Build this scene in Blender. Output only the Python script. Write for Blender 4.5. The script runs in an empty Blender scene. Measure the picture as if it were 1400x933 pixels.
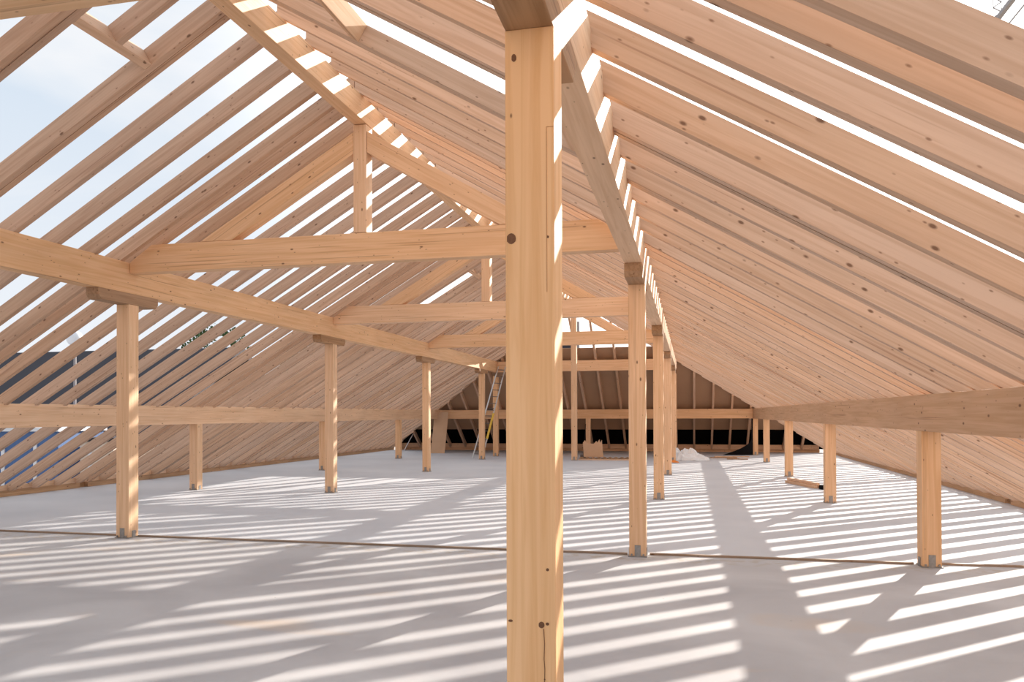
import bpy, math, random
from mathutils import Vector, Matrix
random.seed(7)
S = bpy.context.scene
C = S.collection

# ------------------------------------------------------------------ geometry of the roof
ZR, T = 5.877, 0.585            # height of rafter underside at the ridge, slope of the sides
YE, TH = 36.48, 0.725           # eave of the hip end, slope of the hip
YR = YE - ZR / TH               # end of the ridge
ROW0, PITCH = 3.19, 6.45
ROWS = [3.19, 9.64, 16.09, 22.54, 28.99]
XM = 3.555
XL = {-1: 6.915, 1: 6.775}
DVS = {-1: .214, 1: .196}
zu = lambda x: ZR - T * abs(x)
zh = lambda y: TH * (YE - y)

# ------------------------------------------------------------------ materials
def newmat(name):
    m = bpy.data.materials.new(name); m.use_nodes = True
    nt = m.node_tree; nt.nodes.clear()
    out = nt.nodes.new('ShaderNodeOutputMaterial'); b = nt.nodes.new('ShaderNodeBsdfPrincipled')
    nt.links.new(b.outputs[0], out.inputs[0])
    return m, nt, b

def wood(name, c1, c2, axis='x', knots=0.11, vary=0.10, rough=0.62):
    m, nt, b = newmat(name)
    N, L = nt.nodes.new, nt.links.new
    tc = N('ShaderNodeTexCoord'); oi = N('ShaderNodeObjectInfo')
    off = N('ShaderNodeVectorMath'); off.operation = 'SCALE'
    cmb = N('ShaderNodeCombineXYZ')
    for i in range(3): L(oi.outputs['Random'], cmb.inputs[i])
    L(cmb.outputs[0], off.inputs[0]); off.inputs['Scale'].default_value = 37.0
    add = N('ShaderNodeVectorMath'); L(tc.outputs['Object'], add.inputs[0]); L(off.outputs[0], add.inputs[1])
    def mapped(l, t):
        mp = N('ShaderNodeMapping'); L(add.outputs[0], mp.inputs[0])
        s = {'x': (l, t, t), 'y': (t, l, t), 'z': (t, t, l)}[axis]
        mp.inputs['Scale'].default_value = s
        return mp.outputs[0]
    # growth-ring streaks
    n1 = N('ShaderNodeTexNoise'); L(mapped(0.55, 16), n1.inputs['Vector']); n1.inputs['Scale'].default_value = 1.6
    n1.inputs['Detail'].default_value = 5; n1.inputs['Distortion'].default_value = 0.9
    n2 = N('ShaderNodeTexNoise'); L(mapped(0.4, 2.2), n2.inputs['Vector']); n2.inputs['Scale'].default_value = 1.3
    n2.inputs['Detail'].default_value = 3
    mx = N('ShaderNodeMix'); mx.data_type = 'RGBA'
    r1 = N('ShaderNodeMapRange'); L(n1.outputs[0], r1.inputs[0]); r1.inputs[1].default_value = .38; r1.inputs[2].default_value = .64
    L(r1.outputs[0], mx.inputs['Factor']); mx.inputs['A'].default_value = (*c1, 1); mx.inputs['B'].default_value = (*c2, 1)
    # broad tone shift
    hs = N('ShaderNodeHueSaturation'); L(mx.outputs['Result'], hs.inputs['Color'])
    v = N('ShaderNodeMapRange'); L(n2.outputs[0], v.inputs[0]); v.inputs[1].default_value = .3; v.inputs[2].default_value = .7
    v.inputs[3].default_value = .93; v.inputs[4].default_value = 1.06
    rv = N('ShaderNodeMapRange'); L(oi.outputs['Random'], rv.inputs[0]); rv.inputs[3].default_value = 1 - vary; rv.inputs[4].default_value = 1 + vary
    mu = N('ShaderNodeMath'); mu.operation = 'MULTIPLY'; L(v.outputs[0], mu.inputs[0]); L(rv.outputs[0], mu.inputs[1])
    L(mu.outputs[0], hs.inputs['Value'])
    fr = N('ShaderNodeMath'); fr.operation = 'MULTIPLY'; L(oi.outputs['Random'], fr.inputs[0]); fr.inputs[1].default_value = 17.3
    fr2 = N('ShaderNodeMath'); fr2.operation = 'FRACT'; L(fr.outputs[0], fr2.inputs[0])
    rs = N('ShaderNodeMapRange'); L(fr2.outputs[0], rs.inputs[0]); rs.inputs[3].default_value = .90; rs.inputs[4].default_value = 1.05
    L(rs.outputs[0], hs.inputs['Saturation'])
    # thin dark resin lines / small checks
    n3 = N('ShaderNodeTexNoise'); L(mapped(0.35, 26), n3.inputs['Vector']); n3.inputs['Scale'].default_value = 1.0
    r3 = N('ShaderNodeMapRange'); L(n3.outputs[0], r3.inputs[0]); r3.inputs[1].default_value = .655; r3.inputs[2].default_value = .70
    r3.inputs[3].default_value = 0; r3.inputs[4].default_value = .25 if axis == 'z' else .5
    m3 = N('ShaderNodeMix'); m3.data_type = 'RGBA'; L(r3.outputs[0], m3.inputs['Factor']); L(hs.outputs[0], m3.inputs['A'])
    m3.inputs['B'].default_value = (c2[0] * .5, c2[1] * .4, c2[2] * .35, 1)
    # knots
    vo = N('ShaderNodeTexVoronoi'); L(mapped(3.6, 7.5), vo.inputs['Vector']); vo.inputs['Scale'].default_value = 1.0
    r4 = N('ShaderNodeMapRange'); L(vo.outputs['Distance'], r4.inputs[0]); r4.inputs[1].default_value = knots * .5; r4.inputs[2].default_value = knots * 1.0
    r4.inputs[3].default_value = .85; r4.inputs[4].default_value = 0
    m4 = N('ShaderNodeMix'); m4.data_type = 'RGBA'; L(r4.outputs[0], m4.inputs['Factor']); L(m3.outputs['Result'], m4.inputs['A'])
    m4.inputs['B'].default_value = (.13, .055, .025, 1)
    vo2 = N('ShaderNodeTexVoronoi'); L(mapped(6.5, 15), vo2.inputs['Vector']); vo2.inputs['Scale'].default_value = 1.0
    r5 = N('ShaderNodeMapRange'); L(vo2.outputs['Distance'], r5.inputs[0]); r5.inputs[1].default_value = .05; r5.inputs[2].default_value = knots
    r5.inputs[3].default_value = .7; r5.inputs[4].default_value = 0
    m5 = N('ShaderNodeMix'); m5.data_type = 'RGBA'; L(r5.outputs[0], m5.inputs['Factor']); L(m4.outputs['Result'], m5.inputs['A'])
    m5.inputs['B'].default_value = (.17, .075, .035, 1)
    L(m5.outputs['Result'], b.inputs['Base Color'])
    b.inputs['Roughness'].default_value = rough
    b.inputs['Specular IOR Level'].default_value = .3
    bp = N('ShaderNodeBump'); bp.inputs['Strength'].default_value = .12; bp.inputs['Distance'].default_value = .004
    L(n1.outputs[0], bp.inputs['Height']); L(bp.outputs[0], b.inputs['Normal'])
    return m

def plain(name, col, rough=.7, metal=0, noise=0, scale=6, alpha=None, emit=None):
    m, nt, b = newmat(name)
    b.inputs['Base Color'].default_value = (*col, 1); b.inputs['Roughness'].default_value = rough
    b.inputs['Metallic'].default_value = metal
    if noise:
        N, L = nt.nodes.new, nt.links.new
        tc = N('ShaderNodeTexCoord'); n = N('ShaderNodeTexNoise'); L(tc.outputs['Object'], n.inputs['Vector'])
        n.inputs['Scale'].default_value = scale; n.inputs['Detail'].default_value = 5
        mx = N('ShaderNodeMix'); mx.data_type = 'RGBA'; L(n.outputs[0], mx.inputs['Factor'])
        mx.inputs['A'].default_value = (*[c * (1 - noise) for c in col], 1)
        mx.inputs['B'].default_value = (*[min(1, c * (1 + noise)) for c in col], 1)
        L(mx.outputs['Result'], b.inputs['Base Color'])
    return m

W1, W2 = (.70, .465, .305), (.61, .375, .225)
M = {}
for ax in 'xyz':
    M['wood_' + ax] = wood('spruce_' + ax, W1, W2, ax)
    M['beam_' + ax] = wood('glued_beam_' + ax, (.78, .515, .315), (.69, .425, .235), ax, vary=.04, knots=.10)
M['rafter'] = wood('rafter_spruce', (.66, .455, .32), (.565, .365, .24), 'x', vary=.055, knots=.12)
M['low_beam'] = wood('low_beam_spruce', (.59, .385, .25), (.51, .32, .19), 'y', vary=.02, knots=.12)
M['rafter_left_shaded'] = wood('rafter_spruce_left_shaded', (.58, .385, .265), (.48, .30, .195), 'x', vary=.055, knots=.12)  # same spruce, darkened to paint in the shade of the left slope
M['cap'] = wood('corbel_wood', (.42, .25, .135), (.32, .18, .09), 'y', vary=.05)
M['main'] = wood('front_post_spruce', (.86, .53, .29), (.76, .43, .21), 'z', vary=.0, knots=.05)
M['sill'] = wood('sill_wood', (.60, .38, .22), (.50, .30, .16), 'y', vary=.05)
M['sheath'] = plain('sheathing_board', (.42, .27, .17), .8, noise=.12, scale=1.2)
M['felt'] = plain('black_felt', (.004, .0035, .0035), .85)
M['black'] = plain('black_film', (.01, .01, .011), .6)
for k_ in ('felt', 'black'):
    for n_ in M[k_].node_tree.nodes:
        if n_.type == 'BSDF_PRINCIPLED': n_.inputs['Specular IOR Level'].default_value = 0.02
M['steel'] = plain('galvanised_steel', (.30, .29, .28), .5, .6, noise=.35, scale=30)
M['alu'] = plain('ladder_aluminium', (.62, .60, .58), .4, .7)
M['yellow'] = plain('yellow_grp', (.75, .50, .06), .5)
M['rung'] = plain('dark_rung', (.14, .12, .11), .6)
M['card'] = plain('cardboard', (.56, .38, .25), .9, noise=.1, scale=3)
M['orange'] = plain('orange_plastic', (.75, .26, .04), .5)
M['film'] = plain('white_film', (.72, .73, .74), .35, noise=.12, scale=9)
M['slate'] = plain('dark_roofing', (.030, .026, .034), .8, noise=.2, scale=.8)
M['green'] = plain('tree_leaves', (.05, .085, .025), .9, noise=.6, scale=3)
M['bark'] = plain('tree_bark', (.10, .07, .05), .9)
M['blue'] = plain('blue_paint', (.06, .13, .30), .6, noise=.3, scale=.8)
M['pale'] = plain('pale_render', (.72, .60, .50), .8)
M['whitep'] = plain('white_paint', (.75, .76, .80), .5)
M['grey'] = plain('grey_metal', (.28, .25, .25), .6)
M['ground'] = plain('outer_ground', (.40, .36, .31), .9, noise=.25, scale=.3)
M['knot'] = plain('knot_wood', (.16, .065, .025), .7, noise=.5, scale=90)
M['knot_soft'] = plain('knot_halo', (.45, .22, .09), .7, noise=.25, scale=60)
M['dirtwood'] = wood('batten_wood', (.36, .26, .19), (.26, .18, .12), 'x', vary=.05)

def floor_mat():
    m, nt, b = newmat('concrete_screed')
    N, L = nt.nodes.new, nt.links.new
    tc = N('ShaderNodeTexCoord')
    def noise(s, d=6, dist=0, sc=(1, 1, 1)):
        mp = N('ShaderNodeMapping'); mp.inputs['Scale'].default_value = sc; L(tc.outputs['Object'], mp.inputs[0])
        n = N('ShaderNodeTexNoise'); L(mp.outputs[0], n.inputs['Vector']); n.inputs['Scale'].default_value = s
        n.inputs['Detail'].default_value = d; n.inputs['Distortion'].default_value = dist; return n.outputs[0]
    def mix(f, a, c):
        x = N('ShaderNodeMix'); x.data_type = 'RGBA'
        for s, v in (('Factor', f), ('A', a), ('B', c)):
            if isinstance(v, tuple): x.inputs[s].default_value = (*v, 1)
            elif isinstance(v, float): x.inputs[s].default_value = v
            else: L(v, x.inputs[s])
        return x.outputs['Result']
    def rng(v, a, c, lo=0., hi=1.):
        r = N('ShaderNodeMapRange'); L(v, r.inputs[0]); r.inputs[1].default_value = a; r.inputs[2].default_value = c
        r.inputs[3].default_value = lo; r.inputs[4].default_value = hi; return r.outputs[0]
    sp = N('ShaderNodeSeparateXYZ'); L(tc.outputs['Object'], sp.inputs[0])
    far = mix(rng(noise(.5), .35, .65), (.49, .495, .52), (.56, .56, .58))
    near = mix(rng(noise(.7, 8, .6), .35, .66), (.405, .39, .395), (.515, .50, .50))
    # sandy stains and wet-looking patches on the near slab
    near = mix(rng(noise(.55, 5, 1.2, (.6, 1.3, 1)), .60, .72, 0, .55), near, (.58, .43, .30))
    near = mix(rng(noise(1.1, 7, .4), .60, .75, 0, .45), near, (.44, .42, .42))
    dirt = N('ShaderNodeMath'); dirt.operation = 'ABSOLUTE'
    ofs = N('ShaderNodeMath'); ofs.operation = 'SUBTRACT'; L(sp.outputs[1], ofs.inputs[0]); ofs.inputs[1].default_value = 9.45; L(ofs.outputs[0], dirt.inputs[0])
    n5 = noise(7, 6)
    d2 = N('ShaderNodeMath'); d2.operation = 'MULTIPLY'; L(rng(dirt.outputs[0], .0, .35, 1, 0), d2.inputs[0]); L(rng(n5, .48, .62), d2.inputs[1])
    near = mix(d2.outputs[0], near, (.40, .35, .30))
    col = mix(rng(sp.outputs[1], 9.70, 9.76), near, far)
    # speckles
    vo = N('ShaderNodeTexVoronoi'); L(tc.outputs['Object'], vo.inputs['Vector']); vo.inputs['Scale'].default_value = 2.3
    col = mix(rng(vo.outputs['Distance'], .012, .028, .7, 0), col, (.2, .17, .15))
    L(col, b.inputs['Base Color'])
    b.inputs['Roughness'].default_value = .75
    bp = N('ShaderNodeBump'); bp.inputs['Strength'].default_value = .25; bp.inputs['Distance'].default_value = .01
    L(noise(6, 8), bp.inputs['Height']); L(bp.outputs[0], b.inputs['Normal'])
    return m
M['floor'] = floor_mat()

# ------------------------------------------------------------------ mesh helpers
class MB:
    def __init__(s): s.v, s.f = [], []
    def raw(s, vs, fs):
        o = len(s.v); s.v += [tuple(p) for p in vs]; s.f += [tuple(i + o for i in f) for f in fs]; return s
    def box(s, x0, x1, y0, y1, z0, z1):
        return s.raw([(x0, y0, z0), (x1, y0, z0), (x1, y1, z0), (x0, y1, z0), (x0, y0, z1), (x1, y0, z1), (x1, y1, z1), (x0, y1, z1)],
                     [(3, 2, 1, 0), (4, 5, 6, 7), (0, 1, 5, 4), (1, 2, 6, 5), (2, 3, 7, 6), (3, 0, 4, 7)])
    def prism(s, poly, a, b, axis='y'):
        n = len(poly)
        mk = {'y': lambda p, t: (p[0], t, p[1]), 'x': lambda p, t: (t, p[0], p[1]), 'z': lambda p, t: (p[0], p[1], t)}[axis]
        vs = [mk(p, a) for p in poly] + [mk(p, b) for p in poly]
        fs = [tuple(range(n)), tuple(range(2 * n - 1, n - 1, -1))] + [(i, i + n, (i + 1) % n + n, (i + 1) % n) for i in range(n)]
        return s.raw(vs, fs)
    def bar(s, p, q, w, h=None, up=(0, 0, 1)):
        p, q = Vector(p), Vector(q); h = h or w; d = (q - p).normalized(); u = Vector(up)
        if abs(d.dot(u)) > .98: u = Vector((0, 1, 0))
        r = d.cross(u).normalized(); u = r.cross(d)
        c = [r * a * w / 2 + u * b_ * h / 2 for a, b_ in ((-1, -1), (1, -1), (1, 1), (-1, 1))]
        return s.raw([p + k for k in c] + [q + k for k in c], [(3, 2, 1, 0), (4, 5, 6, 7), (0, 1, 5, 4), (1, 2, 6, 5), (2, 3, 7, 6), (3, 0, 4, 7)])
    def tube(s, p, q, r1, r2=None, n=10):
        p, q = Vector(p), Vector(q); r2 = r1 if r2 is None else r2; d = (q - p).normalized()
        u = Vector((0, 0, 1)) if abs(d.z) < .9 else Vector((1, 0, 0)); a = d.cross(u).normalized(); b = a.cross(d)
        vs = []
        for c, r in ((p, r1), (q, r2)):
            vs += [c + a * r * math.cos(2 * math.pi * i / n) + b * r * math.sin(2 * math.pi * i / n) for i in range(n)]
        return s.raw(vs, [tuple(range(n - 1, -1, -1)), tuple(range(n, 2 * n))] + [(i, (i + 1) % n, (i + 1) % n + n, i + n) for i in range(n)])
    def disc(s, c, r, nrm, rz=None, n=12):
        c = Vector(c); nrm = Vector(nrm); a = Vector((0, 0, 1)).cross(nrm).normalized(); b = Vector((0, 0, 1)); rz = rz or r
        vs = [c + a * r * math.cos(2 * math.pi * i / n) * (1 + .08 * math.sin(3 * i)) + b * rz * math.sin(2 * math.pi * i / n) for i in range(n)]
        vs2 = [v - nrm * .004 for v in vs]
        return s.raw(vs + vs2, [tuple(range(n)), tuple(range(2 * n - 1, n - 1, -1))] + [(i, i + n, (i + 1) % n + n, (i + 1) % n) for i in range(n)])
    def build(s, name, mat, parent=None, bevel=0, smooth=False, origin=None):
        me = bpy.data.meshes.new(name)
        if origin is not None:
            o_ = Vector(origin); s.v = [tuple(Vector(p) - o_) for p in s.v]
        me.from_pydata(s.v, [], s.f); me.update()
        import bmesh
        bm = bmesh.new(); bm.from_mesh(me); bmesh.ops.recalc_face_normals(bm, faces=bm.faces); bm.to_mesh(me); bm.free()
        me.materials.append(mat)
        if smooth:
            for p in me.polygons: p.use_smooth = True
        o = bpy.data.objects.new(name, me); C.objects.link(o)
        if origin is not None: o.location = origin
        if parent: o.parent = parent
        if bevel:
            b = o.modifiers.new('bevel', 'BEVEL'); b.width = bevel; b.segments = 2; b.limit_method = 'ANGLE'; b.angle_limit = math.radians(50)
        return o

def tag(o, label, cat, group=None):
    o['label'] = label; o['category'] = cat
    if group: o['group'] = group
    return o
def struct(o): o['kind'] = 'structure'; return o
def empty(name, loc=(0, 0, 0)):
    o = bpy.data.objects.new(name, None); C.objects.link(o); o.location = loc; o.empty_display_size = .1; return o
def copy_tree(o):
    c = o.copy(); C.objects.link(c)
    for ch in o.children:
        k = ch.copy(); C.objects.link(k); k.parent = c
    return c

ORD = ['', 'first', 'second', 'third', 'fourth', 'fifth', 'sixth', 'seventh', 'eighth', 'ninth', 'tenth', 'eleventh', 'twelfth', 'thirteenth', 'fourteenth', 'fifteenth', 'sixteenth', 'seventeenth', 'eighteenth', 'nineteenth', 'twentieth']
def ordn(n): return ORD[n] if n < len(ORD) else '%dth' % n
FRAMES = ['the foremost big post', 'the nearest full tie beam', 'the second tie beam', 'the third tie beam', 'the full height ridge post']

# ------------------------------------------------------------------ the setting
f = struct(MB().box(-10.3, 10.3, -3.0, 37.1, -.3, 0).build('floor', M['floor']))

# ------------------------------------------------------------------ posts
def post_mesh(h, w=.2):
    return MB().box(-w / 2, w / 2, -w / 2, w / 2, .012, h)
def bracket_mb(w=.2):
    b = MB(); b.box(-w / 2 - .012, w / 2 + .012, -w / 2 - .012, w / 2 + .012, 0, .012)
    b.box(-.035, .035, -w / 2 - .008, -w / 2, .0, .14); b.box(-.035, .035, w / 2, w / 2 + .008, .0, .14)
    b.box(w / 2, w / 2 + .008, -.035, .035, 0, .10); b.box(-w / 2 - .008, -w / 2, -.035, .035, 0, .10)
    for sx in (-1, 1):
        b.tube((sx * .07, -w / 2 - .012, .03), (sx * .07, -w / 2 - .03, .03), .012, n=6)
    return b
def make_post(h, mat, name='timber_post'):
    e = empty(name); p = post_mesh(h).build('shaft', mat, e, bevel=.004); b = bracket_mb().build('base_bracket', M['steel'], e)
    b['label'] = 'grey steel post foot'
    return e
ZC = 3.265
tall = make_post(ZC, M['beam_z']); low = make_post(1.5105, M['beam_z'])
firsts = {'tall': True, 'low': True}
def put(proto, kind, x, y, label, group):
    global firsts
    o = proto if firsts[kind] else copy_tree(proto); firsts[kind] = False
    o.location = (x, y, 0); tag(o, label, 'post', group); return o
capmb = MB().prism([(-.60, .155), (-.60, .06), (-.54, 0), (.54, 0), (.60, .06), (.60, .155)], -.1, .1, 'x')
cap0 = capmb.build('saddle_block', M['cap'], bevel=.006); capused = False
side_w = {-1: 'left', 1: 'right'}
for s in (-1, 1):
    for i, y in enumerate(ROWS + [31.2]):
        if s == -1 and i == 0: pass
        where = ('foremost, just off the near end' if i == 0 else
                 ['', 'nearest', 'second', 'third', 'fourth', 'fifth'][i])
        if not (s == 1 and i == 0):
            lab = ('tall timber post carrying the upper %s purlin, %s in that row' % (side_w[s], where)) if i else 'tall timber post of the upper left row, beyond the left edge'
            if s == 1: lab = 'tall timber post of the upper right row, %s behind the foremost big post' % ['', 'first', 'second', 'third', 'fourth', 'fifth'][i]
            put(tall, 'tall', s * XM, y, lab, 'tall posts under the upper %s purlin' % side_w[s])
        if i < 5:
            c = cap0 if not capused else cap0.copy()
            if capused: C.objects.link(c)
            capused = True
            c.location = (s * XM, y - .08, ZC)
            tag(c, 'dark wooden saddle block on top of %s' % ('the foremost big post' if (s == 1 and i == 0) else 'the %s tall %s post' % (['out of frame', 'nearest', 'second', 'third', 'fourth'][i] if s < 0 else ['', 'first', 'second', 'third', 'fourth'][i], side_w[s] + ' row')), 'beam bracket', 'saddle blocks under the upper purlins')
    for i, y in enumerate(ROWS):
        if i == 0: continue
        if s == -1 and i == 1: pass
        lab = 'short timber post under the low %s purlin, %s' % (side_w[s], {-1: ['', 'just beyond the left edge', 'nearest of those in view', 'second in view, behind a tall post', 'third in view'][i],
              1: ['', 'nearest and largest', 'second, by the loose planks', 'third from the near end', 'fourth from the near end'][i]}[s])
        put(low, 'low', s * XL[s], y, lab, 'short posts under the low %s purlin' % side_w[s])
for x, lab in ((-6.915, 'short timber post at the far left corner by the leaning board'), (-3.5, 'short far post under the end purlin behind the ladder'), (-.12, 'short timber post behind the torn cardboard'),
               (3.5, 'short far post behind the row of tall right posts'), (6.775, 'short timber post at far right corner by the black sheet')):
    put(low, 'low', x, 33.9, lab, 'short posts under the far end purlin')
# full-height ridge post
e = make_post(5.40, M['beam_z']); e.location = (-.02, 28.99, 0); tag(e, 'slender full height post rising to the ridge at the far end', 'post')

# foremost post with its knots, joint line and crack
e = empty('front_post', (XM, ROWS[0], 0)); tag(e, 'very large timber post nearest the camera, from floor to top', 'post')
post_mesh(ZC).build('shaft', M['main'], e, bevel=.005)
bracket_mb().build('base_bracket', M['steel'], e)
for (dx, z, r, rz) in ((-.075, 2.42, .019, .022), (-.083, .885, .009, .005), (.068, 1.095, .006, .006), (.043, .875, .012, .013), (.067, .88, .007, .006), (-.062, 3.15, .010, .016), (.074, 2.42, .005, .005), (.055, .66, .003, .003)):
    MB().disc((dx, -.1015, z), r, (0, -1, 0), rz).build('knot', M['knot'], e)
k = MB(); pts = [(.052, .86), (.055, .80), (.053, .74), (.056, .70), (.054, .62), (.056, .56), (.053, .45)]
for a, b_ in zip(pts, pts[1:]): k.bar((a[0], -.1012, a[1]), (b_[0], -.1012, b_[1]), .0022, .003, up=(0, 1, 0))
k.build('drying_crack', M['knot'], e)
k = MB(); k.bar((.070, -.1008, 2.20), (.070, -.1008, 2.86), .0016, .002, up=(0, 1, 0)); k.bar((.070, -.1008, 2.86), (.1, -.1008, 2.86), .0016, .002, up=(0, 1, 0))
k.build('joint_line', M['knot_soft'], e)

# ------------------------------------------------------------------ purlins and ridge beam
def beam_y(name, x, w, y0, y1, z0, z1, mat, label, cat='beam', group=None):
    o = MB().box(-w / 2, w / 2, 0, y1 - y0, 0, z1 - z0).build(name, mat, bevel=.005)
    o.location = (x, y0, z0); return tag(o, label, cat, group)
MT = M['beam_y']
beam_y('purlin', -XM, .2, -2.5, 31.3, 3.4195, 3.848, MT, 'long upper left purlin carried on saddle blocks', group='upper purlins')
beam_y('purlin', XM, .2, -2.5, 31.3, 3.4195, 3.848, MT, 'long upper right purlin receding from above the foremost post', group='upper purlins')
beam_y('purlin', -XL[-1], .2, -2.5, 34.0, 1.511, 1.915, MT, 'low left purlin running behind the tall left posts', group='low purlins')
beam_y('purlin', XL[1], .2, -2.5, 34.0, 1.511, 1.915, M['low_beam'], 'low right purlin on short posts, leaving the frame at right', group='low purlins')
beam_y('ridge_beam', 0, .18, -2.5, YR - .1, 5.50, 5.815, MT, 'ridge beam along the peak of the roof')
MX = M['beam_x']
def beam_x(name, x0, x1, y, w, z0, z1, label, group=None):
    o = MB().box(0, x1 - x0, -w / 2, w / 2, 0, z1 - z0).build(name, MX, bevel=.005); o.location = (x0, y, z0); return tag(o, label, 'beam', group)
beam_x('end_purlin', -XM + .1, XM - .1, 31.2, .2, 3.4195, 3.848, 'upper crosswise purlin of the far hipped end', 'end purlins')
beam_x('end_purlin', -XL[-1] + .1, XL[1] - .1, 33.9, .2, 1.511, 1.905, 'low crosswise purlin of the far hipped end', 'end purlins')

# ------------------------------------------------------------------ trusses
def rot_beam(name, x, z, y, length, ang, w, h, mat, parent):
    o = MB().box(0, length, -w / 2, w / 2, 0, h).build(name, mat, parent, bevel=.004)
    o.location = (x, y, z); o.rotation_euler = (0, ang, 0); return o
def truss(i, y):
    yy = y - .005
    names = ['nearest, cut by the top edge of the picture', 'first complete one in view', 'second complete one', 'third complete one, mostly behind the front post']
    tie = MB().prism([(-3.45, 3.70), (3.45, 3.70), (3.45, 3.845), (3.10, 4.08), (-3.10, 4.08), (-3.45, 3.845)], -.09, .09).build('tie_beam', MX, bevel=.004)
    tie.location = (0, yy, 0)
    tag(tie, ['horizontal tie beam crossing the top left corner', 'long horizontal tie beam nearest in full view', 'second tie beam, below and behind the nearest', 'third tie beam, just above the ladder height'][i], 'beam', 'tie beams of the roof trusses')
    k = MB().box(-.09, .09, -.1, .1, 0, 5.495 - 4.09).build('king_post', M['beam_z'], bevel=.004); k.location = (0, y, 4.085)
    tag(k, ['short king post above the nearest tie beam, out of the frame', 'short king post standing on the nearest full tie beam', 'short king post standing on the second tie beam', 'short king post standing on the third tie beam'][i], 'post', 'king posts of the roof trusses')
    for s in (-1, 1):
        top = lambda x: ZR - .42 - T * x
        bot = lambda x: ZR - .70 - T * x
        xt = (ZR - .42 - 4.085) / T; xb = (ZR - .70 - 4.085) / T
        poly = [(.095, top(.095)), (xt, 4.085), (xb, 4.085), (.095, bot(.095))]
        th = math.atan(T); c, sn = math.cos(th), math.sin(th)
        loc = [(x * c - (z - 5.3) * sn, x * sn + (z - 5.3) * c) for x, z in poly]
        o = MB().prism(loc, -.09, .09).build('truss_strut', MX, bevel=.004)
        o.location = (0, y, 5.3); o.rotation_euler = (0, th, math.pi if s < 0 else 0)
        tag(o, 'sloping strut from the %s king post down to its tie beam, %s side' % (['out of frame', 'nearest', 'second', 'third'][i], side_w[s]), 'beam', 'struts of the roof trusses')
for i, y in enumerate(ROWS[:4]): truss(i, y)

# ------------------------------------------------------------------ rafters
SN, CS = math.sin(math.atan(T)), math.cos(math.atan(T))
def profile(x0, x1, side, square=False):
    DV = DVS[side]
    """underside from x0 to x1 with birdsmouths, then the top edge back"""
    pts = [(x0, zu(x0))]
    for c, zt in ((XM, 3.849), (XL[side], 1.916)):
        a, b = c - .1, c + .1
        xa = (ZR - zt) / T
        if xa < b and x0 < xa - .02 and x1 > b + .02:
            xa = max(xa, a)
            if xa > a: pts += [(xa, zt)]
            else: pts += [(a, zu(a)), (a, zt)]
            pts += [(b, zt), (b, zu(b))]
    if x1 > 9.8:
        pts += [((ZR - .13) / T, .131), ((ZR + DV - .131) / T, .131)]
    else:
        pts += [(x1, zu(x1)), (x1 + SN * DV * CS, zu(x1) + CS * DV * CS)]
    pts += [(x0 + SN * DV * CS, zu(x0) + CS * DV * CS)] if 1 < x0 < 4 and square else [(x0, zu(x0) + DV)]
    return pts
meshcache = {}
TAN = math.atan(T)
def rafter(side, y, label, square=False, x0=.004, x1=10.2, th=.08, name='rafter', group=None):
    key = (side, round(x0, 3), round(x1, 3), th)
    if key not in meshcache:
        c, s = math.cos(TAN), math.sin(TAN)
        loc = [(x * c - (z - ZR) * s, x * s + (z - ZR) * c) for x, z in profile(x0, x1, side, square)]
        o = MB().prism(loc, -th / 2, th / 2).build(name, M['rafter' if side > 0 else 'rafter_left_shaded']); meshcache[key] = o.data
    else:
        o = bpy.data.objects.new(name, meshcache[key]); C.objects.link(o)
    o.location = (0, y, ZR); o.rotation_euler = (0, TAN, math.pi if side < 0 else 0)
    return tag(o, label, 'rafter', group)
def blocking(side, y0, y1, n, lab): pass

L_list, R_list = [], []       # (y, kind)
for y in (.60, 1.23, 1.75, 2.345): R_list.append(y)
R_list += [2.965, 3.25, 3.745, 4.36, 4.985, 5.595, 6.21, 6.845, 7.47, 8.10, 8.735]
for y in (.75, 1.38, 2.01, 2.64): L_list.append(y)
L_list += [3.25, 3.90, 4.53, 5.17, 5.815, 6.44, 7.03, 7.66, 8.30, 8.925]
for b in (1, 2, 3):
    base = ROWS[b]
    for off in (-.225, .06): L_list.append(base + off); R_list.append(base + off)
    for k_ in range(9): L_list.append(base + .555 + .63 * k_); R_list.append(base + .555 + .63 * k_)
for off in (-.225, .06): L_list.append(ROWS[4] + off); R_list.append(ROWS[4] + off)
y = ROWS[4] + .555
while y < 36.0:
    L_list.append(y); R_list.append(y); y += .63
def hipx(y): return max(.004, (ZR - zh(y)) / T) if y > YR else .004
openings = {-1: [(6.44, 1.17, 3.2), (ROWS[2] + .555 + .63 * 4, 1.15, 2.7)], 1: [(6.21, 1.20, 3.2)]}
doubles = {-1: {5.815: .087, 7.03: -.087, round(ROWS[2] + .555 + .63 * 3, 3): .087, round(ROWS[2] + .555 + .63 * 5, 3): -.087},
           1: {5.595: .100, 6.845: .087}}
bay_of = lambda y: max([i for i, r in enumerate(ROWS) if r - .24 <= y] or [-1])
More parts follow.
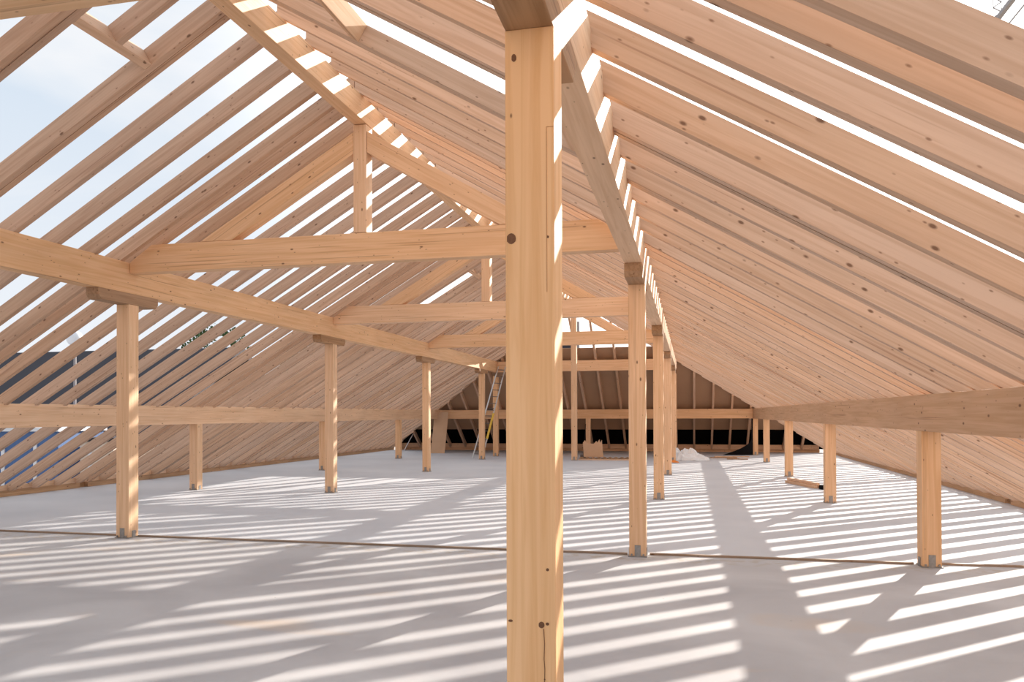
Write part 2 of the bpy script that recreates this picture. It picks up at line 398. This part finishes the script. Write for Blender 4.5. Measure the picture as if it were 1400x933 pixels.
for side, lst in ((-1, L_list), (1, R_list)):
    cnt = {}
    grp = 'rafters of the %s roof slope' % side_w[side]
    for y in lst:
        b = bay_of(y); cnt[b] = cnt.get(b, 0) + 1
        where = 'past ' + FRAMES[b] if b >= 0 else 'before the foremost post'
        lab = '%s pale spruce rafter %s, %s slope' % (ordn(cnt[b]), where, side_w[side])
        op = [o for o in openings[side] if abs(o[0] - y) < .01]
        if op:
            _, xa, xb = op[0]
            rafter(side, y, lab.replace('pale spruce rafter', 'rafter') + ', short piece above the skylight', x1=xa - .084, group=grp)
            rafter(side, y, lab.replace('pale spruce rafter', 'rafter') + ', piece below the skylight', x0=xb + .040, square=True, group=grp)
            continue
        x0 = hipx(y + .04)
        if x0 > 9.6: continue
        rafter(side, y, lab + '', x0=x0, group=grp)
        d = doubles[side].get(round(y, 3))
        if d:
            rafter(side, y + d, 'rafter doubling the %s one %s, %s slope' % (ordn(cnt[b]), where, side_w[side]), group=grp)
    # blocking pieces at the eave between rafters
    allys = sorted(lst); blk = None; cb = {}
    for a, b2 in zip(allys, allys[1:]):
        if b2 - a < .3 or hipx(b2) > 9.4: continue
        bb = bay_of(a); cb[bb] = cb.get(bb, 0) + 1
        w = b2 - a - .082
        key = ('blk', round(w, 3))
        if key not in meshcache:
            o = MB().prism([(-.02, 0), (.02, 0), (.02, .095), (-.02, .115)], -w / 2, w / 2).build('eave_block', M['wood_y']); meshcache[key] = o.data
        else:
            o = bpy.data.objects.new('eave_block', meshcache[key]); C.objects.link(o)
        o.location = (side * 9.95, (a + b2) / 2, .131); o.rotation_euler = (0, 0, 0 if side > 0 else math.pi)
        where = 'past ' + FRAMES[bb] if bb >= 0 else 'before the foremost post'
        tag(o, '%s small block between rafter feet %s, %s eave' % (ordn(cb[bb]), where, side_w[side]), 'block', 'blocks between the %s rafter feet' % side_w[side])

# trimmers framing the skylight openings
def trimmer(side, x, y0, y1, label):
    c, s = math.cos(TAN), math.sin(TAN)
    o = MB().box(-.045, .045, -(y1 - y0) / 2, (y1 - y0) / 2, 0, DVS[side] * .86).build('skylight_trimmer', M['wood_y'], bevel=.003)
    o.location = (side * x, (y0 + y1) / 2, zu(x)); o.rotation_euler = (0, TAN, math.pi if side < 0 else 0)
    tag(o, label, 'trimmer', 'skylight trimmers')
trimmer(-1, 1.125, 5.815 + .129, 7.03 - .129, 'short trimmer at the head of the open skylight bay, top left of the picture')
trimmer(-1, 3.2, 5.815 + .129, 7.03 - .129, 'short trimmer at the foot of the nearest left skylight bay')
ya, yb = ROWS[2] + .555 + .63 * 3, ROWS[2] + .555 + .63 * 5
trimmer(-1, 1.10, ya + .131, yb - .131, 'short trimmer at the head of the far left skylight bay')
trimmer(-1, 2.7, ya + .131, yb - .131, 'short trimmer at the foot of the far left skylight bay')
trimmer(1, 1.15, 5.595 + .142, 6.845 - .041, 'sunlit trimmer at the head of the right skylight bay, near the ridge')
trimmer(1, 3.2, 5.595 + .142, 6.845 - .041, 'trimmer at the foot of the right skylight bay behind the foremost post')

# sill plates on both eaves, in lengths with a gap
for side in (-1, 1):
    gaps = {-1: [(-2.9, 16.02, 'near'), (16.27, 36.4, 'far')], 1: [(-2.9, 16.35, 'near'), (16.62, 36.4, 'far')]}[side]
    for a, b, n in gaps:
        o = MB().box(-.09, .09, 0, b - a, .0, .128).build('sill_plate', M['sill'], bevel=.004); o.location = (side * 10.06, a, .001)
        tag(o, '%s length of timber sill along the %s eave' % (n, side_w[side]), 'sill', 'sill plates along the eaves')
    a, b = gaps[0][1] + .01, gaps[1][0] - .01
    o = MB().box(-.08, .05, 0, b - a, 0, .22).build('joint_block', M['cap'], bevel=.004); o.location = (side * 10.1, a, .001)
    tag(o, 'dark wooden block filling the gap in the %s sill' % side_w[side], 'block')

# ------------------------------------------------------------------ hipped far end
THH = math.atan(TH)
def hip_profile(d0):
    z_of = lambda d: ZR - TH * d
    dvh = .235
    pts = [(d0, z_of(d0))]
    for yc, zt in ((31.2, 3.849), (33.9, 1.906)):
        dc = yc - YR; a, b = dc - .1, dc + .1; xa = max(a, (ZR - zt) / TH)
        if d0 < xa - .02:
            if xa > a + 1e-6: pts.append((xa, zt))
            else: pts += [(a, z_of(a)), (a, zt)]
            pts += [(b, zt), (b, z_of(b))] if xa < b else []
    pts += [((ZR - .131) / TH, .131), ((ZR + dvh - .131) / TH, .131), (d0, z_of(d0) + dvh)]
    return pts
n = 0
x = 4.33 - .76 * 18
while x < 9.5:
    d0 = max(.02, T * (abs(x) + .03) / TH + .03)
    if abs(x) < 9.3:
        n += 1
        c, s = math.cos(THH), math.sin(THH)
        loc = [(d * c - (z - ZR) * s, d * s + (z - ZR) * c) for d, z in hip_profile(d0)]
        o = MB().prism(loc, -.042, .042).build('hip_jack_rafter', M['rafter'])
        o.location = (x, YR, ZR); o.rotation_euler = (0, THH, math.pi / 2)
        tag(o, '%s rafter from the left on the far hipped end' % ordn(n), 'rafter', 'rafters of the far hipped end')
    x += .76
for side in (-1, 1):
    P = Vector((side * .05, YR + .02, ZR + .0)); Q = Vector((side * 9.95, YE - .12, .13))
    d = (Q - P); L = d.length; ang = math.atan2(d.y, d.x); el = math.asin(-d.z / L)
    o = MB().box(0, L, -.05, .05, .0, .17).build('hip_rafter', M['wood_x'], bevel=.004)
    o.location = P; o.rotation_euler = (0, el, ang)
    tag(o, 'diagonal hip rafter at the far %s corner of the roof' % side_w[side], 'rafter', 'diagonal hip rafters')
def hip_sheet(name, z0, z1, mat, off, th, label, cat, inset=0.0):
    def pt(x, z, o): 
        y = YE - z / TH; nrm = Vector((0, TH, 1)).normalized(); return Vector((x, y, z)) + nrm * o
    xa, xb = (ZR - z0) / T - inset, (ZR - z1) / T - inset
    vs = []
    for o_ in (off, off + th):
        vs += [pt(-xa, z0, o_), pt(xa, z0, o_), pt(xb, z1, o_), pt(-xb, z1, o_)]
    o = MB().raw(vs, [(3, 2, 1, 0), (4, 5, 6, 7), (0, 1, 5, 4), (1, 2, 6, 5), (2, 3, 7, 6), (3, 0, 4, 7)]).build(name, mat)
    return tag(o, label, cat)
hip_sheet('sheathing_board', .86, 4.15, M['sheath'], .192, .02, 'brown boarding closing the lower part of the hipped end', 'boarding', inset=-.22)
hip_sheet('roofing_felt', -.02, .855, M['felt'], .192, .01, 'black felt strip along the foot of the hipped end', 'felt', inset=-.22)
o = MB().box(0, 19.3, 0, .10, 0, .13).build('sill_plate', M['wood_x'], bevel=.004); o.location = (-9.65, YE - .05, .0005)
tag(o, 'timber sill along the floor at the far hipped end', 'sill')
o = MB().box(0, 19.2, 0, .025, 0, .20).build('eave_board', M['wood_x']); o.location = (-9.6, YE - .18, .131)
tag(o, 'pale upright board between the rafter feet of the far end', 'board')

for sd_ in (-1, 1):
    o = MB().box(-.02, .02, 0, 2.3, 0, .45).build('corner_sun_block', M['cap']); o.location = (sd_ * 10.24, 34.6, .001)  # added, unseen board that keeps sunlight off the floor corner
    tag(o, 'added dark board blocking sun at the far %s eave corner' % side_w[sd_], 'board')

# ------------------------------------------------------------------ battens lying along the joint in the floor
for i, (a, b) in enumerate(((-9.9, -3.70), (-3.43, 3.42), (3.69, 6.63), (6.91, 9.9))):
    o = MB().box(0, b - a, -.022, .022, 0, .022).build('floor_batten', M['dirtwood']); o.location = (a, [9.78, 9.72, 9.72, 9.75][i], .001); o.rotation_euler = (0, 0, [-.008, -.006, 0, .012][i])
    tag(o, 'thin brown batten on the floor, %s' % ['left of the nearest tall left post', 'between the nearest tall posts', 'between the right tall post and the short post', 'right of the nearest short right post'][i], 'batten', 'battens along the floor joint')

# ------------------------------------------------------------------ things lying about
# loose planks by the second short right post
for i, (dx, dz) in enumerate(((0, 0), (.12, .0), (.05, .062))):
    o = MB().box(-.78, .78, -.045, .045, 0, .06).build('loose_plank', M['wood_x'], bevel=.004)
    o.location = (6.72 + dx, 19.75 + .04 * i, .001 + dz); o.rotation_euler = (0, 0, -1.27)
    tag(o, ['loose plank on the floor by the second short right post, left one', 'loose plank on the floor by the second short right post, right one', 'loose plank lying on top of two others'][i], 'plank', 'loose planks')
o = MB().box(-.09, .09, -.06, .06, 0, .09).build('plank_clamp', M['black'], bevel=.01); o.location = (7.08, 18.85, .001); o.rotation_euler = (0, 0, -1.27)
tag(o, 'small black box at the near end of the loose planks', 'box')
# leaning board
e = MB().box(0, .64, -.014, .014, 0, 1.86).build('leaning_board', M['card'], bevel=.003); e.location = (-7.02, 33.2, .004); e.rotation_euler = (-.20, .0, 0)
e.rotation_euler = (-.22, .03, 0); tag(e, 'brown board leaning upright at the far left corner', 'board')
o = MB().tube((0, 0, 0), (.5, .35, 1.08), .018).build('white_pole', M['whitep']); o.location = (-9.05, 35.3, .02); tag(o, 'thin white pole leaning by the far left eave', 'pole')
# ladder
e = empty('ladder', (-4.0, 29.9, 0)); tag(e, 'aluminium extension ladder with a yellow section leaning at the far left', 'ladder')
def lad(p0, p1, q0, q1, mat_r, lo, hi, name, rmat, nr):
    for a, b in ((p0, p1), (q0, q1)):
        A, B = Vector(a), Vector(b); MB().bar(A.lerp(B, lo), A.lerp(B, hi), .05, .028).build('rail', mat_r, e)
    for k_ in range(nr):
        t = lo + (hi - lo) * (k_ + .5) / nr
        MB().bar(Vector(p0).lerp(Vector(p1), t), Vector(q0).lerp(Vector(q1), t), .03, .03).build('rung', rmat, e)
P0, P1, Q0, Q1 = (-.17, -.05, .01), (.62, 1.02, 3.62), (.20, .02, .01), (.90, 1.06, 3.60)
lad(P0, P1, Q0, Q1, M['alu'], 0, .58, 'a', M['rung'], 7)
off = Vector((.02, -.06, .02))
lad(*(tuple(Vector(p) + off) for p in (P0, P1, Q0, Q1)), M['alu'], .40, 1, 'b', M['rung'], 8)
MB().bar(Vector(Q0).lerp(Vector(Q1), .20) + off, Vector(Q0).lerp(Vector(Q1), .48) + off, .07, .05).build('yellow_rail_cover', M['yellow'], e)['label'] = 'yellow rail section'
# torn cardboard
pts = [(-.36, 0), (.40, 0), (.36, .35), (.33, .66), (.27, .54), (.24, .68), (.16, .55), (.12, .62), (.02, .50), (-.14, .52), (-.22, .49), (-.32, .64), (-.40, .55), (-.38, .3)]
o = MB().prism(pts, -.01, .01).build('torn_cardboard', M['card']); o.location = (.52, 30.25, .06); o.rotation_euler = (-.12, 0, 0)
tag(o, 'torn piece of brown cardboard standing on the corrugated sheets', 'cardboard')
mb = MB(); nn = 56; xs = [i * 2.0 / nn for i in range(nn + 1)]
prof = [(x_, .035 + .022 * math.sin(x_ * 2 * math.pi / .22)) for x_ in xs]
mb.prism(prof + [(p[0], p[1] - .012) for p in reversed(prof)], -.45, .45)
o = mb.build('corrugated_sheet', M['cap']); o.location = (.02, 30.0, .0); o.rotation_euler = (0, 0, .05); tag(o, 'corrugated sheet lying on the floor under the torn cardboard', 'sheet')
o = MB().box(0, 1.9, -.3, .3, 0, .02).build('flat_board', M['wood_x']); o.location = (.1, 29.35, .001); o.rotation_euler = (0, 0, .04); tag(o, 'flat pale board on the floor before the corrugated sheet', 'board')
e = empty('push_broom', (.08, 30.75, 0)); tag(e, 'dark broom standing upright by the ridge post', 'broom')
MB().tube((0, 0, .1), (.06, .25, 1.32), .017).build('handle', M['black'], e); MB().box(-.12, .12, -.05, .05, 0, .13).build('brush_head', M['rung'], e, bevel=.02)
# crumpled plastic film
def crumple(name, loc, sx, sy, h, mat, seed, label):
    random.seed(seed); n_ = 22; vs = []; fs = []
    from mathutils import noise
    for i in range(n_ + 1):
        for j in range(n_ + 1):
            u, v = i / n_ * 2 - 1, j / n_ * 2 - 1
            env = max(0, 1 - (u * u + v * v) ** 1.0); 
            z = h * env ** .6 * (.45 + .9 * abs(noise.noise(Vector((u * 2.5 + seed, v * 2.5, 0))))) * (1.15 - .75 * (u + 1) / 2) + .05 * noise.noise(Vector((u * 9, v * 9, seed)))
            r_ = 1 + .12 * noise.noise(Vector((u * 3, v * 3, seed + 5)))
            vs.append((u * sx * r_, v * sy * r_, max(.004, z)))
    for i in range(n_):
        for j in range(n_):
            a = i * (n_ + 1) + j; fs.append((a, a + n_ + 1, a + n_ + 2, a + 1))
    o = MB().raw(vs, fs).build(name, mat); o.location = loc
    return tag(o, label, 'plastic sheet')
crumple('plastic_film', (4.10, 30.0, 0), .75, .6, .62, M['film'], 3, 'crumpled heap of white plastic film on the floor behind the right posts')
o = crumple('orange_bag', (3.60, 28.2, 0), .17, .12, .12, M['orange'], 9, 'small orange bag on the floor by the far right posts'); o['category'] = 'bag'
for i, (x_, y_, l_, r_) in enumerate(((4.9, 31.3, 1.0, .05), (5.5, 30.6, .75, -.02), (5.1, 32.1, 1.3, .12))):
    o = MB().box(0, l_, -.15, .15, 0, .03).build('scrap_board', M['cap'] if i != 2 else M['wood_x']); o.location = (x_, y_, .001); o.rotation_euler = (0, 0, r_)
    tag(o, ['thin scrap board on the floor beside the white film', 'short scrap board nearest the black sheet', 'pale scrap board lying furthest back by the far sill'][i], 'board', 'scrap boards at the far end')
# black sheet hanging from the end purlin corner and flaring on to the floor
mb = MB(); nseg = 16; vs = []
for k_ in range(nseg + 1):
    t = k_ / nseg
    z = 1.5 * (1 - t) ** 1.0
    w = .06 + 1.15 * max(0, t - .55) ** 1.9 / .45 ** 1.9
    vs += [(0, .10 * t, z), (-w, .10 * t - .25 * max(0, t - .5), z)]
fs = [(2 * k_, 2 * k_ + 1, 2 * k_ + 3, 2 * k_ + 2) for k_ in range(nseg)]
o = mb.raw(vs, fs).build('black_sheet', M['black']); o.location = (6.66, 33.55, .01); tag(o, 'black sheet hanging by the far right corner post and flaring on the floor', 'sheet')
sm = o.modifiers.new('thick', 'SOLIDIFY'); sm.thickness = .008

# ------------------------------------------------------------------ outside
GZ = -7.0
g = struct(MB().box(-160, 160, -120, 220, GZ - .5, GZ).build('ground', M['ground']))
# storey below
o = struct(MB().box(-10.25, 10.25, -2.9, 37.0, GZ, -.32).build('wall_storey_below', M['pale']))
# neighbouring dark roof, left
e = empty('neighbour_building', (-44, 42, GZ)); tag(e, 'dark roofed building seen through the left rafters', 'building')
MB().box(-28, 17, -1.5, 14, 0, 6.2).build('wall', M['pale'], e)
MB().prism([(-3.2, 6.5), (-3.2, 6.1), (8, 13.0), (19, 6.1), (19, 6.5), (8, 13.5)], -32, 17.5, 'x').build('roof', M['slate'], e)
for k_ in range(7):
    fr = MB().box(-24 + k_ * 6, -22.4 + k_ * 6, -1.56, -1.46, 3.2, 4.9).build('window', M['whitep'], e)
    pn = MB().box(-23.9 + k_ * 6, -22.5 + k_ * 6, -1.60, -1.555, 3.3, 4.8).build('pane', M['blue'], fr)
# site cabin, blue, and white van-like container
for i, (x_, y_, w_, h_, mt, lab) in enumerate(((-25.6, 27, 12, 8.1, 'blue', 'blue site container glimpsed low between the left rafters'), (-18.3, 27.5, 1.5, 7.7, 'pale', 'pale rendered hut glimpsed low between the left rafters'))):
    e = empty('site_container', (x_, y_, GZ)); tag(e, lab, 'container')
    MB().box(-w_ / 2, w_ / 2, -1.2, 1.2, 0, h_).build('body', M[mt], e)
    MB().box(-w_ / 2 - .1, w_ / 2 + .1, -1.3, 1.3, h_, h_ + .15).build('roof', M['whitep' if i == 0 else 'slate'], e)
    for k_ in range(int(w_ / 1.5)):
        MB().box(-w_ / 2 + .4 + k_ * 1.5, -w_ / 2 + .55 + k_ * 1.5, -1.25, -1.18, .3, h_ - .3).build('rib', M['whitep'], e)
# globe street lamp
e = empty('street_lamp', (-22.6, 30, GZ)); tag(e, 'globe street lamp on a thin pole beyond the left rafters', 'lamp')
MB().tube((0, 0, 0), (0, 0, 11.9), .06).build('pole', M['grey'], e)
mb = MB(); vs = []; fs = []
for i in range(9):
    for j in range(16):
        a = math.pi * i / 8; b = 2 * math.pi * j / 16; vs.append((.35 * math.sin(a) * math.cos(b), .35 * math.sin(a) * math.sin(b), 12.15 + .35 * math.cos(a)))
for i in range(8):
    for j in range(16): fs.append((i * 16 + j, (i + 1) * 16 + j, (i + 1) * 16 + (j + 1) % 16, i * 16 + (j + 1) % 16))
mb.raw(vs, fs).build('globe', M['whitep'], e, smooth=True)
# trees
def tree(x, y, h, r, seed, label):
    random.seed(seed); e = empty('tree', (x, y, GZ)); tag(e, label, 'tree', 'trees beyond the building')
    MB().tube((0, 0, 0), (.1, 0, h * .7), .22, .10).build('trunk', M['bark'], e)
    mb = MB()
    for k_ in range(1400):
        a = random.uniform(0, 2 * math.pi); u = random.uniform(-1, 1); rr = r * random.uniform(.35, 1) ** .5
        c = Vector((rr * math.sqrt(1 - u * u) * math.cos(a), rr * math.sqrt(1 - u * u) * math.sin(a), h - r + rr * u * .9))
        d1 = Vector((random.gauss(0, 1), random.gauss(0, 1), random.gauss(0, 1))).normalized() * .20; d2 = d1.orthogonal().normalized() * .12
        mb.raw([c - d1, c + d2, c + d1, c - d2], [(0, 1, 2, 3)])
    mb.build('crown', M['green'], e)
tree(-42.5, 71, 18.4, 3.4, 1, 'green tree rising beyond the dark roof, behind the left rafters')
tree(-35.0, 76, 17.6, 3.0, 2, 'lower green tree right of the other, behind the left rafters')
# roofs beyond the far end
e = empty('far_building', (-4, 62, GZ)); tag(e, 'dark roofed building just visible beyond the far end', 'building')
MB().box(-9, 12, 0, 9, 0, 11.2).build('wall', M['pale'], e)
MB().prism([(-.6, 11.2), (4.5, 14.25), (9.6, 11.2)], -9.6, 12.6, 'x').build('roof', M['slate'], e)
MB().box(-.85, -.45, .5, .9, 11.8, 16.1).build('chimney', M['grey'], e)
MB().box(-2.2, -.9, .4, 1.2, 11.8, 14.6).build('dormer', M['slate'], e)
# tower crane parts beyond the right slope
e = empty('tower_crane', (22.0, 10.0, GZ)); tag(e, 'dark steel crane jib and cables glimpsed at the top right corner', 'crane')
mb = MB(); H = 25.0 - GZ
for sx in (-.6, .6):
    for sy in (-.6, .6): mb.bar((sx, sy, 0), (sx, sy, H), .14)
for k_ in range(int(H)):
    for a, b in (((-.6, -.6), (.6, -.6)), ((.6, -.6), (.6, .6)), ((.6, .6), (-.6, .6)), ((-.6, .6), (-.6, -.6))):
        mb.bar((*a, k_), (*b, k_ + 1), .06)
mb.build('mast', M['grey'], e)
MB().box(-.12, .12, -6, 43.4, H - .12, H + .12).build('jib', M['grey'], e)
MB().bar((.08, -6, H - 1), (.08, 41.4, H - 1), .06).build('hoist_cable', M['grey'], e)
mb = MB()
for k_ in range(10):
    y0 = 41.6; z0 = H + .1 + k_ * .3; d_ = .22 if k_ % 2 else -.22
    mb.bar((d_, y0, z0), (-d_, y0, z0 + .3), .045)
mb.bar((-.22, 41.6, H), (-.22, 41.6, H + 3), .03); mb.bar((.22, 41.6, H), (.22, 41.6, H + 3), .03)
mb.build('jib_end_mast', M['grey'], e)

# ------------------------------------------------------------------ light
sd = Vector((1.13, 2.53, 1.0)).normalized()
sun = bpy.data.lights.new('sun', 'SUN'); sun.energy = 9.0; sun.angle = math.radians(.6); sun.color = (1, .93, .84)
so = bpy.data.objects.new('sun', sun); C.objects.link(so); so.rotation_euler = sd.to_track_quat('Z', 'Y').to_euler(); so.location = (20, 45, 18)

w = bpy.data.worlds.new('sky'); S.world = w; w.use_nodes = True
nt = w.node_tree; nt.nodes.clear(); N, L = nt.nodes.new, nt.links.new
out = N('ShaderNodeOutputWorld'); bg = N('ShaderNodeBackground'); L(bg.outputs[0], out.inputs[0])
tc = N('ShaderNodeTexCoord')
mp = N('ShaderNodeMapping'); L(tc.outputs['Generated'], mp.inputs[0]); mp.inputs['Scale'].default_value = (1.4, 1.4, 3.2)
nz = N('ShaderNodeTexNoise'); L(mp.outputs[0], nz.inputs['Vector']); nz.inputs['Scale'].default_value = 1.9; nz.inputs['Detail'].default_value = 8; nz.inputs['Distortion'].default_value = .5
mr = N('ShaderNodeMapRange'); L(nz.outputs[0], mr.inputs[0]); mr.inputs[1].default_value = .40; mr.inputs[2].default_value = .66
dot = N('ShaderNodeVectorMath'); dot.operation = 'DOT_PRODUCT'; L(tc.outputs['Generated'], dot.inputs[0]); dot.inputs[1].default_value = sd
gl = N('ShaderNodeMapRange'); L(dot.outputs['Value'], gl.inputs[0]); gl.inputs[1].default_value = .55; gl.inputs[2].default_value = .95; gl.interpolation_type = 'SMOOTHSTEP'
sep = N('ShaderNodeSeparateXYZ'); L(tc.outputs['Generated'], sep.inputs[0])
hz = N('ShaderNodeMapRange'); L(sep.outputs[2], hz.inputs[0]); hz.inputs[1].default_value = .05; hz.inputs[2].default_value = .40; hz.inputs[3].default_value = 1; hz.inputs[4].default_value = 0
mxf = N('ShaderNodeMath'); mxf.operation = 'MAXIMUM'; L(mr.outputs[0], mxf.inputs[0]); L(hz.outputs[0], mxf.inputs[1])
c1 = N('ShaderNodeMix'); c1.data_type = 'RGBA'; L(mxf.outputs[0], c1.inputs['Factor']); c1.inputs['A'].default_value = (.66, .77, .90, 1); c1.inputs['B'].default_value = (.90, .925, .965, 1)
c2 = N('ShaderNodeMix'); c2.data_type = 'RGBA'; L(gl.outputs[0], c2.inputs['Factor']); L(c1.outputs['Result'], c2.inputs['A']); c2.inputs['B'].default_value = (2.4, 2.35, 2.25, 1)
L(c2.outputs['Result'], bg.inputs[0]); bg.inputs[1].default_value = 1.0

# ------------------------------------------------------------------ camera
FPX, CY, YAW, PIT, ROLL = 1078.28, 555.5, .2226, .0103, -.0032
r = Vector((math.cos(YAW), math.sin(YAW), 0)); fw = Vector((-math.sin(YAW) * math.cos(PIT), math.cos(YAW) * math.cos(PIT), math.sin(PIT))); up = r.cross(fw)
r2 = r * math.cos(ROLL) + up * math.sin(ROLL); up2 = -r * math.sin(ROLL) + up * math.cos(ROLL)
cd = bpy.data.cameras.new('camera'); co = bpy.data.objects.new('camera', cd); C.objects.link(co); S.camera = co
m = Matrix((r2, up2, -fw)).transposed().to_4x4(); m.translation = Vector((4.18, 0, 1.7131)); co.matrix_world = m
cd.sensor_width = 36; cd.lens = FPX / 1400 * 36; cd.shift_y = (CY - 466.5) / 1400; cd.clip_start = .05; cd.clip_end = 600
S.view_settings.view_transform = 'Standard'; S.view_settings.look = 'None'; S.view_settings.exposure = 0.0
S.cycles.max_bounces = 10; S.cycles.diffuse_bounces = 6
